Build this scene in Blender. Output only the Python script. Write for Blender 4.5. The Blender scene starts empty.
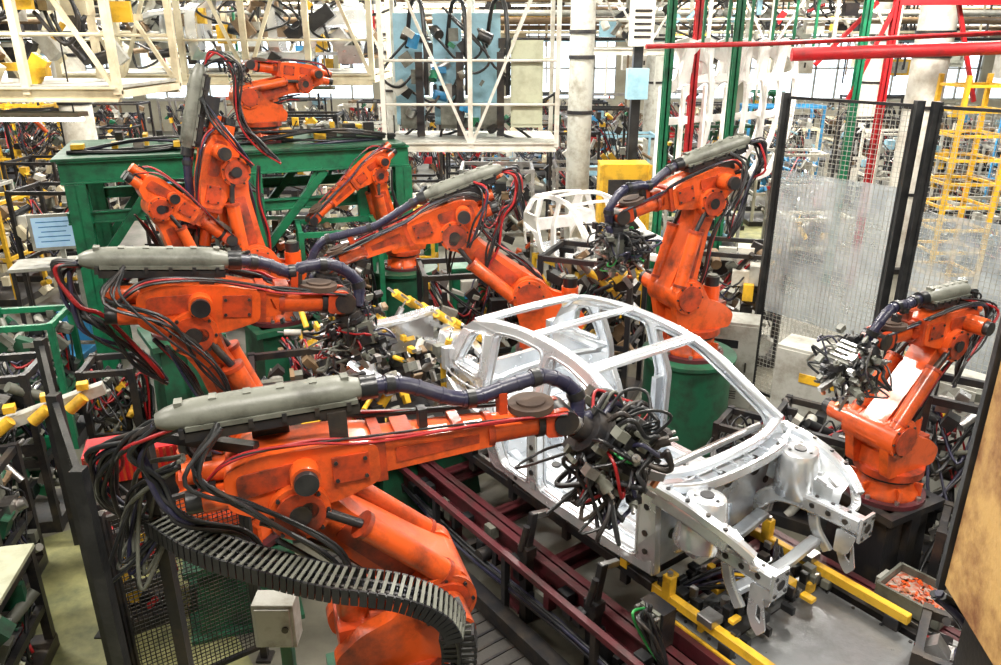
import bpy, math, random
from mathutils import Vector as V, Matrix as MX
from mathutils.geometry import tessellate_polygon
random.seed(11)
R=random.Random(5)
pi=math.pi
bpy.context.scene.view_settings.view_transform='Standard'

# ---------------------------------------------------------------- materials
def pmat(name,col,rough=.5,metal=0.,dirt=None,amt=.5,scale=5.,bump=.15,emit=0,lo=.45,hi=.7,coat=0):
    m=bpy.data.materials.new(name);m.use_nodes=True
    nt=m.node_tree;N=nt.nodes;L=nt.links
    b=N['Principled BSDF']
    b.inputs['Roughness'].default_value=rough;b.inputs['Metallic'].default_value=metal
    if coat:
        b.inputs['Coat Weight'].default_value=coat;b.inputs['Coat Roughness'].default_value=.12
    tc=N.new('ShaderNodeTexCoord')
    n1=N.new('ShaderNodeTexNoise');n1.inputs['Scale'].default_value=scale;n1.inputs['Detail'].default_value=8;n1.inputs['Roughness'].default_value=.65
    L.new(tc.outputs['Object'],n1.inputs['Vector'])
    rp=N.new('ShaderNodeValToRGB');rp.color_ramp.elements[0].position=lo;rp.color_ramp.elements[1].position=hi
    d=dirt or tuple(c*.35 for c in col)
    rp.color_ramp.elements[0].color=(*col,1)
    rp.color_ramp.elements[1].color=tuple(col[i]*(1-amt)+d[i]*amt for i in range(3))+(1,)
    L.new(n1.outputs['Fac'],rp.inputs['Fac'])
    L.new(rp.outputs['Color'],b.inputs['Base Color'])
    if bump:
        n2=N.new('ShaderNodeTexNoise');n2.inputs['Scale'].default_value=scale*9;n2.inputs['Detail'].default_value=4
        L.new(tc.outputs['Object'],n2.inputs['Vector'])
        bp=N.new('ShaderNodeBump');bp.inputs['Strength'].default_value=bump;bp.inputs['Distance'].default_value=.01
        L.new(n2.outputs['Fac'],bp.inputs['Height']);L.new(bp.outputs['Normal'],b.inputs['Normal'])
        mr=N.new('ShaderNodeMapRange');mr.inputs['To Min'].default_value=max(.05,rough-.12);mr.inputs['To Max'].default_value=min(1,rough+.2)
        L.new(n1.outputs['Fac'],mr.inputs['Value']);L.new(mr.outputs['Result'],b.inputs['Roughness'])
    if emit:
        b.inputs['Emission Color'].default_value=(*col,1);b.inputs['Emission Strength'].default_value=emit
    return m
ORG=pmat('orange_paint',(.72,.098,.014),.3,dirt=(.10,.024,.012),amt=.88,scale=4.5,lo=.47,hi=.72,coat=.5,bump=.1)
ORG2=pmat('orange_paint_worn',(.50,.055,.012),.36,dirt=(.05,.02,.014),amt=.9,scale=6,lo=.42,hi=.66,coat=.3)
GRY=pmat('grey_plastic',(.15,.155,.13),.4,dirt=(.04,.04,.03),amt=.88)
GRL=pmat('light_grey_paint',(.42,.42,.38),.5,dirt=(.14,.12,.08),amt=.7)
DRK=pmat('dark_steel',(.03,.03,.034),.33,metal=.4,dirt=(.10,.075,.05),amt=.6)
BLK=pmat('black_rubber',(.011,.012,.014),.3,dirt=(.05,.05,.05),amt=.5)
HOSE=pmat('dark_blue_hose',(.018,.018,.045),.28,dirt=(.07,.07,.08),amt=.5)
RED=pmat('red_paint',(.50,.015,.02),.4,dirt=(.12,.02,.02),amt=.8)
REDC=pmat('red_cable',(.34,.012,.015),.4,bump=0)
GRNC=pmat('green_cable',(.03,.30,.07),.4,bump=0)
MAR=pmat('maroon_paint',(.095,.016,.022),.4,dirt=(.03,.018,.016),amt=.9)
GRN=pmat('green_paint',(.01,.17,.075),.36,dirt=(.01,.04,.028),amt=.85)
GRD=pmat('dark_green_paint',(.014,.095,.048),.4,dirt=(.018,.025,.018),amt=.85)
YEL=pmat('yellow_paint',(.80,.47,.03),.38,dirt=(.22,.12,.02),amt=.75)
STL=pmat('steel',(.52,.52,.52),.28,metal=.9,dirt=(.18,.14,.11),amt=.7)
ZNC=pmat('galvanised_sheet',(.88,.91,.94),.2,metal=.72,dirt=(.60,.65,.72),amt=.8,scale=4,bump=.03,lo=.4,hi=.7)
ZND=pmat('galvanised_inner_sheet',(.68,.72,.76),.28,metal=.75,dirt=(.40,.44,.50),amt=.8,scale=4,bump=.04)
WHT=pmat('white_paint',(.74,.72,.65),.5,dirt=(.32,.26,.17),amt=.75,scale=3)
CRM=pmat('cream_paint',(.76,.69,.50),.5,dirt=(.34,.25,.14),amt=.75,scale=2)
BEI=pmat('beige_cabinet',(.48,.50,.36),.5,dirt=(.28,.27,.18),amt=.6)
BLU=pmat('blue_paint',(.04,.26,.52),.4,dirt=(.03,.1,.2),amt=.6)
LBL=pmat('light_blue_paint',(.30,.52,.64),.4,dirt=(.14,.26,.33),amt=.6)
BRN=pmat('brown_grime_paint',(.20,.13,.07),.5,dirt=(.06,.04,.025),amt=.8)
DISC=pmat('wrist_disc_brown',(.075,.045,.03),.75,dirt=(.03,.02,.02),amt=.8)
PNK=pmat('primer_sheet',(.92,.90,.88),.35,dirt=(.7,.64,.62),amt=.6)
RST=pmat('rusty_sheet',(.50,.31,.11),.6,dirt=(.15,.05,.02),amt=.97,scale=2.6,bump=.4,lo=.42,hi=.62)
COP=pmat('copper',(.75,.3,.15),.3,metal=.9)
LMP=pmat('fluorescent_tube',(1,.97,.88),.5,bump=0,emit=9)
SCR=pmat('monitor_screen',(.4,.6,.8),.3,bump=0,emit=.4)
PARTS=pmat('sheet_parts_in_crate',(.5,.11,.05),.4,metal=.4,dirt=(.4,.4,.35),amt=.9,scale=25,lo=.4,hi=.6)
def sheetmat():
    m=bpy.data.materials.new('translucent_sheet');m.use_nodes=True
    nt=m.node_tree;N=nt.nodes;L=nt.links;out=N['Material Output'];b=N['Principled BSDF']
    b.inputs['Base Color'].default_value=(.6,.65,.68,1);b.inputs['Roughness'].default_value=.25
    tr=N.new('ShaderNodeBsdfTransparent');tr.inputs['Color'].default_value=(.9,.93,.95,1)
    mx=N.new('ShaderNodeMixShader')
    tc=N.new('ShaderNodeTexCoord');n=N.new('ShaderNodeTexNoise');n.inputs['Scale'].default_value=3;n.inputs['Detail'].default_value=8
    L.new(tc.outputs['Object'],n.inputs['Vector'])
    mr=N.new('ShaderNodeMapRange');mr.inputs['From Min'].default_value=.35;mr.inputs['From Max'].default_value=.65;mr.inputs['To Min'].default_value=.22;mr.inputs['To Max'].default_value=.65
    L.new(n.outputs['Fac'],mr.inputs['Value']);L.new(mr.outputs['Result'],mx.inputs['Fac'])
    L.new(tr.outputs[0],mx.inputs[1]);L.new(b.outputs[0],mx.inputs[2]);L.new(mx.outputs[0],out.inputs['Surface'])
    return m
SHT=sheetmat()
FLR=pmat('factory_floor_concrete',(.16,.15,.115),.4,dirt=(.045,.045,.035),amt=.9,scale=1.2,bump=.2,lo=.35,hi=.68)
FLY=pmat('floor_painted_yellow_green',(.30,.29,.12),.5,dirt=(.10,.11,.055),amt=.9,scale=3,bump=.2,lo=.35,hi=.65)
FLG=pmat('floor_dark_grating',(.06,.055,.05),.5,metal=.3,dirt=(.02,.02,.02),amt=.8,scale=4)
WALLM=pmat('wall_paint',(.4,.38,.3),.7,dirt=(.25,.22,.17),amt=.6,scale=1)
CEIL=pmat('ceiling_sheet',(.2,.2,.19),.7,amt=.4,scale=1)
DECK=pmat('deck_plate',(.24,.25,.26),.28,metal=.6,dirt=(.10,.10,.10),amt=.8,scale=3)

# ---------------------------------------------------------------- mesh tools
def catmull(P,k=6,closed=False):
    P=[V(p) for p in P];n=len(P)
    if n<3:return P
    out=[]
    rng=range(n) if closed else range(n-1)
    for i in rng:
        p1=P[i];p2=P[(i+1)%n]
        p0=P[i-1] if (closed or i>0) else p1*2-p2
        p3=P[(i+2)%n] if (closed or i+2<n) else p2*2-p1
        for j in range(k):
            t=j/k
            out.append(.5*((2*p1)+(p2-p0)*t+(2*p0-5*p1+4*p2-p3)*t*t+(3*p1-p0-3*p2+p3)*t**3))
    if not closed:out.append(P[-1])
    return out
def roundpoly(P,r,k=4):
    n=len(P);out=[]
    for i in range(n):
        a=V(P[i-1]);b=V(P[i]);c=V(P[(i+1)%n])
        u=(a-b);w=(c-b);lu=u.length;lw=w.length
        d=min(r,lu*.45,lw*.45)
        p=b+u*(d/lu);q=b+w*(d/lw)
        for j in range(k+1):
            t=j/k
            out.append(tuple(p*(1-t)**2+b*2*t*(1-t)+q*t*t))
    return out
class M:
    def __init__(s,name):
        s.n=name;s.v=[];s.f=[];s.m=[];s.s=[];s.mats=[];s.T=MX.Identity(4);s.st=[]
    def push(s,T):s.st.append(s.T);s.T=s.T@T
    def pop(s):s.T=s.st.pop()
    def add(s,vs,fs,mat,sm=False):
        if mat not in s.mats:s.mats.append(mat)
        k=s.mats.index(mat);b=len(s.v);T=s.T
        s.v.extend([T@V(p) for p in vs])
        if isinstance(sm,bool):sm=[sm]*len(fs)
        for f_,q in zip(fs,sm):
            s.f.append([b+i for i in f_]);s.m.append(k);s.s.append(q)
    def box(s,c,sz,mat,rot=None,top=(1,1)):
        hx,hy,hz=[a/2 for a in sz];tx,ty=top
        vs=[V((x*hx*(tx if z>0 else 1),y*hy*(ty if z>0 else 1),z*hz)) for z in(-1,1) for y in(-1,1) for x in(-1,1)]
        if rot is not None:vs=[rot@q for q in vs]
        c=V(c);vs=[q+c for q in vs]
        s.add(vs,[(0,2,3,1),(4,5,7,6),(0,1,5,4),(2,6,7,3),(0,4,6,2),(1,3,7,5)],mat)
    def frame(s,d,up=V((0,0,1))):
        d=V(d).normalized()
        if abs(d.dot(up))>.98:up=V((0,1,0)) if abs(d.y)<.9 else V((1,0,0))
        sd=d.cross(up).normalized();u=sd.cross(d).normalized()
        return d,sd,u
    def beam(s,p,q,w,h,mat,w2=None,h2=None,up=V((0,0,1))):
        p=V(p);q=V(q);w2=w if w2 is None else w2;h2=h if h2 is None else h2
        d,sd,u=s.frame(q-p,V(up))
        vs=[]
        for c,a,b in((p,w,h),(q,w2,h2)):
            for i,j in((-1,-1),(1,-1),(1,1),(-1,1)):vs.append(c+sd*(i*a/2)+u*(j*b/2))
        s.add(vs,[(0,1,2,3),(7,6,5,4),(0,4,5,1),(1,5,6,2),(2,6,7,3),(3,7,4,0)],mat)
    def ibeam(s,p,q,w,h,mat,t=.02,up=V((0,0,1))):
        p=V(p);q=V(q);d,sd,u=s.frame(q-p,V(up))
        s.beam(p,q,t,h,mat,up=up)
        for k in(-1,1):
            o=u*(k*(h-t)/2);s.beam(p+o,q+o,w,t,mat,up=up)
    def cyl(s,p,q,r,mat,r2=None,n=18,caps=True,cm=None):
        p=V(p);q=V(q);r2=r if r2 is None else r2
        d,sd,u=s.frame(q-p)
        vs=[];fs=[]
        for c,rr in((p,r),(q,r2)):
            for i in range(n):
                a=2*pi*i/n;vs.append(c+sd*(math.cos(a)*rr)+u*(math.sin(a)*rr))
        for i in range(n):j=(i+1)%n;fs.append((i,n+i,n+j,j))
        s.add(vs,fs,mat,True)
        if caps:
            s.add(vs,[tuple(range(n)),tuple(range(2*n-1,n-1,-1))],cm or mat,False)
    def revolve(s,p,d,prof,mat,n=20):
        p=V(p);d,sd,u=s.frame(d);vs=[];fs=[];sm=[]
        for (t,r) in prof:
            for i in range(n):
                a=2*pi*i/n;vs.append(p+d*t+sd*(math.cos(a)*r)+u*(math.sin(a)*r))
        for k in range(len(prof)-1):
            for i in range(n):j=(i+1)%n;fs.append((k*n+i,(k+1)*n+i,(k+1)*n+j,k*n+j));sm.append(True)
        fs.append(tuple(range(n)));sm.append(False);fs.append(tuple(range(len(prof)*n-1,(len(prof)-1)*n-1,-1)));sm.append(False)
        s.add(vs,fs,mat,sm)
    def tube(s,P,r,mat,n=6,k=6,rad=None,closed=False,ell=(1,1)):
        C=catmull(P,k,closed) if k>1 else [V(p) for p in P]
        L=len(C);vs=[];fs=[]
        prev=None
        for i,c in enumerate(C):
            a=C[i-1] if (i>0 or closed) else C[i];b=C[(i+1)%L] if (i<L-1 or closed) else C[i]
            t=(b-a)
            if t.length<1e-7:t=V((0,0,1))
            t.normalize()
            if prev is None:
                up=V((0,0,1)) if abs(t.z)<.95 else V((1,0,0))
                sd=t.cross(up).normalized()
            else:
                sd=(prev-t*prev.dot(t))
                if sd.length<1e-6:sd=t.orthogonal()
                sd.normalize()
            prev=sd;u=sd.cross(t)
            rr=r*(rad(i/(L-1)) if rad else 1)
            for j in range(n):
                an=2*pi*j/n;vs.append(c+sd*(math.cos(an)*rr*ell[0])+u*(math.sin(an)*rr*ell[1]))
        for i in range(L if closed else L-1):
            i2=(i+1)%L
            for j in range(n):
                j2=(j+1)%n;fs.append((i*n+j,i2*n+j,i2*n+j2,i*n+j2))
        sm=[True]*len(fs)
        if not closed:
            fs+= [tuple(range(n-1,-1,-1)),tuple(range((L-1)*n,L*n))];sm+=[False]*2
        s.add(vs,fs,mat,sm)
    def hose(s,P,r,mat,n=10,every=3):
        C=catmull(P,8)
        s.tube(C,r,mat,n=n,k=1)
        L=len(C)
        for i in range(1,L-1,every):
            d=(C[i+1]-C[i-1]).normalized()
            s.cyl(C[i]-d*.01,C[i]+d*.01,r*1.1,mat,n=n)
        for i in range(5,L-1,12):
            d=(C[i+1]-C[i-1]).normalized()
            s.cyl(C[i]-d*.025,C[i]+d*.025,r*1.28,BLK,n=n)
    def sweep(s,P,w,h,mat,k=6,up=(0,0,1),sc=None):
        C=catmull(P,k) if k>1 else [V(p) for p in P]
        L=len(C);vs=[];fs=[];up=V(up)
        for i,c in enumerate(C):
            a=C[max(0,i-1)];b=C[min(L-1,i+1)];d=(b-a).normalized()
            sd=d.cross(up).normalized();u=sd.cross(d).normalized()
            q=sc(i/(L-1)) if sc else 1
            for x,y in((-1,-.7),(-.7,-1),(.7,-1),(1,-.7),(1,.7),(.7,1),(-.7,1),(-1,.7)):
                vs.append(c+sd*(x*w/2*q)+u*(y*h/2*q))
        for i in range(L-1):
            for j in range(8):
                j2=(j+1)%8;fs.append((i*8+j,i*8+j2,(i+1)*8+j2,(i+1)*8+j))
        fs+= [tuple(range(7,-1,-1)),tuple(range((L-1)*8,L*8))]
        s.add(vs,fs,mat)
    def plate(s,loops,fn,mat,t=.03):
        tris=tessellate_polygon([[V((a,b,0)) for a,b in lp] for lp in loops])
        flat=[q for lp in loops for q in lp];n=len(flat)
        vs=[fn(a,b,0) for a,b in flat]+[fn(a,b,1) for a,b in flat]
        fs=[tuple(x) for x in tris]+[tuple(n+i for i in reversed(x)) for x in tris]
        o=0
        for lp in loops:
            k=len(lp)
            for i in range(k):
                j=(i+1)%k;fs.append((o+i,o+j,n+o+j,n+o+i))
            o+=k
        s.add(vs,fs,mat)
    def prism(s,poly,y0,y1,mat):
        s.plate([poly],lambda a,b,q:V((a,y1 if q else y0,b)),mat)
    def mesh(s,p0,p1,z0,z1,sp,mat,r=.002):
        p0=V((p0[0],p0[1],0));p1=V((p1[0],p1[1],0));L=(p1-p0).length;n=max(1,int(L/sp))
        for i in range(n+1):
            q=p0.lerp(p1,i/n);s.beam((q.x,q.y,z0),(q.x,q.y,z1),2*r,2*r,mat)
        k=max(1,int((z1-z0)/sp))
        for i in range(k+1):
            z=z0+(z1-z0)*i/k;s.beam((p0.x,p0.y,z),(p1.x,p1.y,z),2*r,2*r,mat)
    def cables(s,P,n,spread,r,mats,rnd):
        for i in range(n):
            Q=[V(p)+V((rnd.uniform(-1,1),rnd.uniform(-1,1),rnd.uniform(-1,1)))*spread*(.3 if j in(0,len(P)-1) else 1) for j,p in enumerate(P)]
            s.tube(Q,r*rnd.uniform(.7,1.2),rnd.choice(mats),n=6,k=6)
    def done(s,bevel=0,seg=2,recalc=True):
        me=bpy.data.meshes.new(s.n)
        me.from_pydata([tuple(q) for q in s.v],[],s.f)
        for m_ in s.mats:me.materials.append(m_)
        me.polygons.foreach_set('material_index',s.m)
        me.polygons.foreach_set('use_smooth',s.s)
        me.update()
        if recalc:
            import bmesh
            bm=bmesh.new();bm.from_mesh(me);bmesh.ops.recalc_face_normals(bm,faces=bm.faces);bm.to_mesh(me);bm.free()
        ob=bpy.data.objects.new(s.n,me);bpy.context.collection.objects.link(ob)
        if bevel:
            md=ob.modifiers.new('bevel','BEVEL');md.width=bevel;md.segments=seg;md.limit_method='ANGLE';md.angle_limit=math.radians(50);md.harden_normals=False
        return ob
def TR(x,y,z):return MX.Translation((x,y,z))
def RZ(a):return MX.Rotation(a,4,'Z')
def basis(o,x,y,z):
    return MX(((x[0],y[0],z[0],o[0]),(x[1],y[1],z[1],o[1]),(x[2],y[2],z[2],o[2]),(0,0,0,1)))

# ---------------------------------------------------------------- tools on robot wrists
def spot_tool(m,o,d,rnd,s=1.,ncab=22,green=True):
    o=V(o);d,sd,u=m.frame(d)
    m.push(basis(o,d,sd,u))
    m.cyl((0,0,0),(.05*s,0,0),.11*s,DRK);m.cyl((.05*s,0,0),(.08*s,0,0),.13*s,DRK)
    m.box((.2*s,0,.02*s),(.2*s,.22*s,.24*s),GRY);m.box((.2*s,.13*s,.02*s),(.14*s,.04*s,.16*s),DRK)
    for i in range(4):m.box((.13*s+.045*s*i,0,.15*s),(.02*s,.2*s,.03*s),STL)
    for k in(-1,1):
        m.beam((.25*s,k*.04*s,-.08*s),(.52*s,k*.05*s,-.1*s+k*.1*s),.05*s,.07*s,STL,.035*s,.04*s)
        m.cyl((.5*s,k*.05*s,-.1*s+k*.1*s),(.5*s,k*.05*s,-.1*s+k*.03*s),.018*s,COP,n=10)
    for i in range(12):
        a=rnd.uniform(0,2*pi);x=rnd.uniform(.05,.4)*s
        c=V((x,math.cos(a)*.15*s,math.sin(a)*.15*s-.04*s))
        e=V((rnd.uniform(-.5,1),math.cos(a)*.8,math.sin(a)*.8)).normalized()
        L=rnd.uniform(.05,.14)*s
        m.cyl(c,c+e*L,rnd.uniform(.018,.035)*s,rnd.choice([STL,DRK,GRY,DRK,BLK]),n=12)
        m.cyl(c+e*L,c+e*(L+.04*s),.010*s,STL,n=8)
        m.box(c+e*L*.5,[rnd.uniform(.03,.08)*s for _ in range(3)],rnd.choice([DRK,GRY,BLK,DRK,DRK]),rot=MX.Rotation(rnd.uniform(0,3),3,'Y'))
    for i in range(46):
        m.box((rnd.uniform(0,.42)*s,rnd.uniform(-.18,.18)*s,rnd.uniform(-.2,.2)*s),[rnd.uniform(.02,.065)*s for _ in range(3)],rnd.choice([DRK,GRY,STL,BLK,DRK,BLK,GRY,GRY]))
    for i in range(ncab):
        a=rnd.uniform(0,2*pi);rr=rnd.uniform(.12,.27)*s
        c=V((rnd.uniform(.0,.3)*s,math.cos(a)*.1*s,math.sin(a)*.1*s))
        e=V((rnd.uniform(-.3,.5),math.cos(a+rnd.uniform(-.6,.6)),math.sin(a+rnd.uniform(-.6,.6))))
        c2=V((rnd.uniform(.1,.45)*s,rnd.uniform(-.12,.12)*s,rnd.uniform(-.2,.05)*s))
        mid=(c+c2)/2+e*rr
        mid2=mid+V((rnd.uniform(-.1,.1),rnd.uniform(-.1,.1),rnd.uniform(-.14,.04)))*s
        pick=rnd.random();mt=GRNC if (green and pick<.07) else REDC if pick<.13 else GRY if pick<.25 else HOSE if pick<.35 else DRK if pick<.5 else BLK
        m.tube([c,c+e*rr*.6,mid,mid2,c2],(.008 if mt in(REDC,GRNC) else rnd.choice([.008,.011,.014]))*s,mt,n=6,k=5)
    m.pop()

def robot(name,base,ped,yaw,a2,a3,s=1.,a5=-40,tool=1.,seed=1,pmat_=GRD,pr=.42,pedshape='cyl',house=True,hl=0.,hlen=.85,hx=.2,hz=0.,col=ORG,tube_len=1.3,z0=0,axd=1.08,ncab=22,fa=1.,hs=1.,neck=.12):
    rnd=random.Random(seed);m=M(name)
    CB=[BLK,BLK,BLK,DRK,HOSE,BLK,REDC]
    bx,by=base
    if ped>0:
        if pedshape=='cyl':
            m.cyl((bx,by,z0),(bx,by,z0+ped-.04),pr,pmat_,n=32);m.cyl((bx,by,z0+ped-.04),(bx,by,z0+ped),pr*1.08,pmat_,n=32)
            m.cyl((bx,by,z0),(bx,by,z0+.04),pr*1.12,pmat_,n=32)
        else:
            m.push(TR(bx,by,z0)@RZ(yaw));m.box((0,0,ped/2),(pr*1.8,pr*1.8,ped),pmat_,top=(.85,.85));m.box((0,0,ped-.03),(pr*2,pr*2,.06),pmat_);m.box((0,0,.02),(pr*2.1,pr*2.1,.04),pmat_)
            for k in(-1,1):m.box((0,k*pr*.88,ped*.5),(.1,.06,ped*.9),pmat_)
            m.pop()
    m.push(TR(bx,by,z0+ped)@RZ(yaw)@MX.Scale(s,4))
    m.cyl((0,0,0),(0,0,.05),.40,MAR,n=28)
    for i in range(8):
        a=i*pi/4+.2;m.cyl((math.cos(a)*.355,math.sin(a)*.355,.05),(math.cos(a)*.355,math.sin(a)*.355,.085),.025,STL,n=6)
    m.revolve((0,0,.05),(0,0,1),[(0,.33),(.04,.32),(.1,.27),(.2,.27)],col,n=28)
    for i in range(6):
        a=i*pi/3;m.box((math.cos(a)*.29,math.sin(a)*.29,.12),(.12,.03,.14),col,rot=MX.Rotation(a,3,'Z'))
    m.cyl((0,0,.25),(0,0,.29),.30,DRK,n=28);m.cyl((0,0,.29),(0,0,.37),.34,ORG2,n=28)
    prof=roundpoly([(-.36,.36),(-.40,.52),(-.24,.66),(-.02,.74),(.10,.95),(.24,1.02),(.40,.98),(.47,.82),(.42,.62),(.36,.36)],.06)
    m.prism(prof,.15,.25,col);m.prism(prof,-.25,-.15,col)
    m.box((-.02,0,.46),(.62,.40,.2),col);m.box((-.25,0,.55),(.2,.32,.2),ORG2)
    m.cyl((-.24,0,.6),(-.24,0,.82),.10,col);m.cyl((-.24,0,.82),(-.24,0,.93),.085,BLK);m.cyl((-.24,0,.93),(-.24,0,.95),.06,GRY)
    A2=V((.28,0,.8))
    m.cyl((.28,-.29,.8),(.28,.29,.8),.19,col,n=28)
    for k in(-1,1):
        m.cyl((.28,k*.29,.8),(.28,k*.315,.8),.15,ORG2,n=24)
        for i in range(8):
            a=i*pi/4;m.cyl((.28+math.cos(a)*.165,k*.29,.8+math.sin(a)*.165),(.28+math.cos(a)*.165,k*.305,.8+math.sin(a)*.165),.012,DRK,n=6)
    m.cyl((.28,-.3,.8),(.28,-.55,.8),.105,col);m.cyl((.28,-.55,.8),(.28,-.64,.8),.085,BLK);m.box((.28,-.48,.9),(.09,.14,.06),BLK)
    a2=math.radians(a2);d=V((math.sin(a2),0,math.cos(a2)));A3=A2+d*axd;yv=V((0,1,0));zu=d.cross(yv)
    m.push(basis(A2,d,yv,zu))
    pr1=roundpoly([(-.17,-.12),(-.17,.12),(.0,.19),(.25,.155),(axd-.3,.115),(axd-.05,.15),(axd+.14,.1),(axd+.14,-.1),(axd-.05,-.15),(axd-.3,-.115),(.25,-.155),(.0,-.19)],.05,3)
    m.prism(pr1,-.125,.125,col)
    pr2=roundpoly([(.2,-.09),(.2,.09),(axd-.3,.06),(axd-.3,-.06)],.03,3)
    for k in(-1,1):m.prism(pr2,k*.126-.006,k*.126+.006,ORG2)
    for k in(-1,1):
        m.cyl((.04,k*.22,-.13),(.72,k*.21,-.12),.075,col,n=18);m.cyl((.72,k*.21,-.12),(.75,k*.21,-.12),.085,ORG2,n=18);m.cyl((.1,k*.22,-.13),(.13,k*.22,-.13),.083,ORG2,n=18)
        m.cyl((.75,k*.21,-.12),(axd-.02,k*.2,-.05),.028,DRK,n=10);m.cyl((-.02,k*.22,-.13),(.04,k*.22,-.13),.05,DRK)
        m.cyl((axd-.02,k*.11,-.05),(axd-.02,k*.24,-.05),.05,DRK)
    m.cables([(-.1,.1,.2),(.3,.12,.24),(.7,.1,.22),(axd,.1,.3)],5,.03,.013,CB,rnd)
    m.cables([(-.1,-.1,.2),(.3,-.16,.2),(.7,-.16,.2),(axd,-.2,.2)],3,.03,.012,[BLK,DRK,HOSE],rnd)
    m.pop()
    a3=math.radians(a3);e=V((math.cos(a3),0,math.sin(a3)));n_=V((-math.sin(a3),0,math.cos(a3)))
    m.push(basis(A3,e,yv,n_))
    m.cyl((0,-.22,0),(0,.22,0),.165,col,n=28)
    for k in(-1,1):
        m.cyl((0,k*.22,0),(0,k*.24,0),.135,ORG2,n=24);m.cyl((0,k*.24,0),(0,k*.248,0),.06,DRK,n=20)
        for i in range(8):
            a=i*pi/4;m.cyl((math.cos(a)*.15,k*.22,math.sin(a)*.15),(math.cos(a)*.15,k*.235,math.sin(a)*.15),.012,DRK,n=6)
    hp=roundpoly([(-.36,.06),(-.36,.28),(-.18,.35),(.22,.34),(.46,.30),(.46,.07),(.22,-.01),(-.2,-.03)],.05,3)
    m.prism(hp,-.155,.155,col)
    for k in(-1,1):
        m.prism(roundpoly([(-.3,.12),(-.3,.26),(.1,.29),(.1,.17)],.04,3),k*.157-.01,k*.157+.01,ORG2)
        m.box((.3,k*.155,.19),(.2,.03,.16),ORG2)
        for i in range(4):m.cyl((.22+.16*(i%2),k*.165,.13+.11*(i//2)),(.22+.16*(i%2),k*.18,.13+.11*(i//2)),.012,DRK,n=6)
    for (yy,zz) in((.085,.12),(-.085,.12),(0,.25)):
        m.cyl((-.34,yy,zz),(-.48,yy,zz),.072,col,n=18);m.cyl((-.48,yy,zz),(-.56,yy,zz),.065,BLK if zz<.2 else col,n=18);m.box((-.45,yy,zz+.07),(.09,.06,.04),BLK)
    m.cyl((-.18,.15,.2),(-.18,.34,.2),.09,col,n=20);m.cyl((-.18,.34,.2),(-.18,.39,.2),.07,DRK,n=20)
    m.cyl((.05,-.15,.22),(.05,-.27,.22),.08,col,n=20);m.cyl((.05,-.27,.22),(.05,-.31,.22),.065,BLK,n=20)
    tl=tube_len
    m.beam((.44,0,.19),(.5,0,.19),.30,.26,ORG2)
    m.beam((.48,0,.19),(tl-.3,0,.18),.24,.22*fa,col,.18,.17*fa)
    m.beam((.56,0,.19),(tl-.38,0,.18),.245,.09,ORG2,.19,.06)
    m.box((.62,0,.29),(.1,.2,.06),ORG2);m.box((tl-.5,0,.27),(.06,.19,.06),ORG2)
    m.cyl((tl-.3,0,.18),(tl+.02,0,.18),.09,col,n=20);m.cyl((tl-.32,0,.18),(tl-.28,0,.18),.11,ORG2,n=20);m.cyl((tl,0,.18),(tl+.04,0,.18),.105,DRK,n=20)
    wx=tl+.17
    for k in(-1,1):
        m.prism(roundpoly([(tl+.04,.10),(tl+.04,.26),(wx,.27),(wx+.08,.22),(wx+.08,.14),(wx,.09)],.03,3),k*.085-.022,k*.085+.022,ORG2)
    m.cyl((wx,-.12,.18),(wx,.12,.18),.08,DRK,n=20)
    m.cyl((tl-.02,0,.27),(tl-.02,0,.31),.14,DISC,n=24);m.cyl((tl-.02,0,.31),(tl-.02,0,.325),.09,DISC,n=20)
    if house:
        zt=.46+hz
        def rad(t):return (.45+.55*min(1,t/.12)**.6 if t<.12 else (1 if t<.8 else 1-.4*(t-.8)/.2))*hs
        m.tube([(hx-hlen,0,zt+.03),(hx-hlen*.66,0,zt+.04),(hx-hlen*.3,0,zt+.04),(hx-.1,0,zt+.04),(hx+.08,0,zt+.03)],.098,GRY,n=18,k=7,rad=rad,ell=(1,.85))
        m.box((hx-hlen*.42,0,zt-.05),(hlen*.9,.19,.05),DRK)
        m.box((hx-hlen*.42,0,zt+.0),(hlen*.88,.21,.025),GRY)
        for i in range(6):
            x=hx-hlen*.88+i*hlen*.17;m.box((x,0,zt+.11),(.04,.07,.03),GRY)
            m.box((x,.0,zt-.02),(.025,.22,.05),DRK)
        m.box((hx-.45,.1,zt-.12-hz/2),(.2,.03,.16+hz),DRK);m.box((hx-.1,-.1,zt-.12-hz/2),(.1,.03,.16+hz),DRK)
        m.cyl((hx+.05,0,zt+.03),(hx+.14,0,zt+.03),.07*hs,BLK,n=16)
        hp_=[(hx+.1,0,zt+.03),(hx+.3,.02,zt+.0+hl*.4),(hx+.3+(tl-hx-.3)*.45,.03,.39+hl),(tl-.12,.03,.43+hl),(tl+.10,.04,.44+hl*.6),(wx+.12,.05,.30),(wx+.12,.0,.12)]
        m.hose(hp_,.046,HOSE)
        m.box((tl-.2,.02,.33),(.05,.08,.15),ORG2);m.box((.75,.02,.33),(.05,.07,.12),DRK)
        m.cables([(hx-hlen,0,zt),(hx-hlen-.12,.05,.38),(hx-hlen-.05,.08,.15),(-.62,.05,.0),(-.35,.1,-.28),(-.2,.15,-.5)],8,.06,.014,CB,rnd)
        m.cables([(hx-hlen*.6,.1,zt),(-.5,.2,.3),(-.3,.25,.05),(-.1,.27,-.15)],5,.05,.012,CB,rnd)
        m.cables([(hx-hlen*.7,-.1,zt),(-.5,-.22,.3),(-.2,-.3,.1),(.1,-.27,-.2),(.25,-.24,-.5)],5,.06,.011,[BLK,BLK,DRK],rnd)
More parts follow.
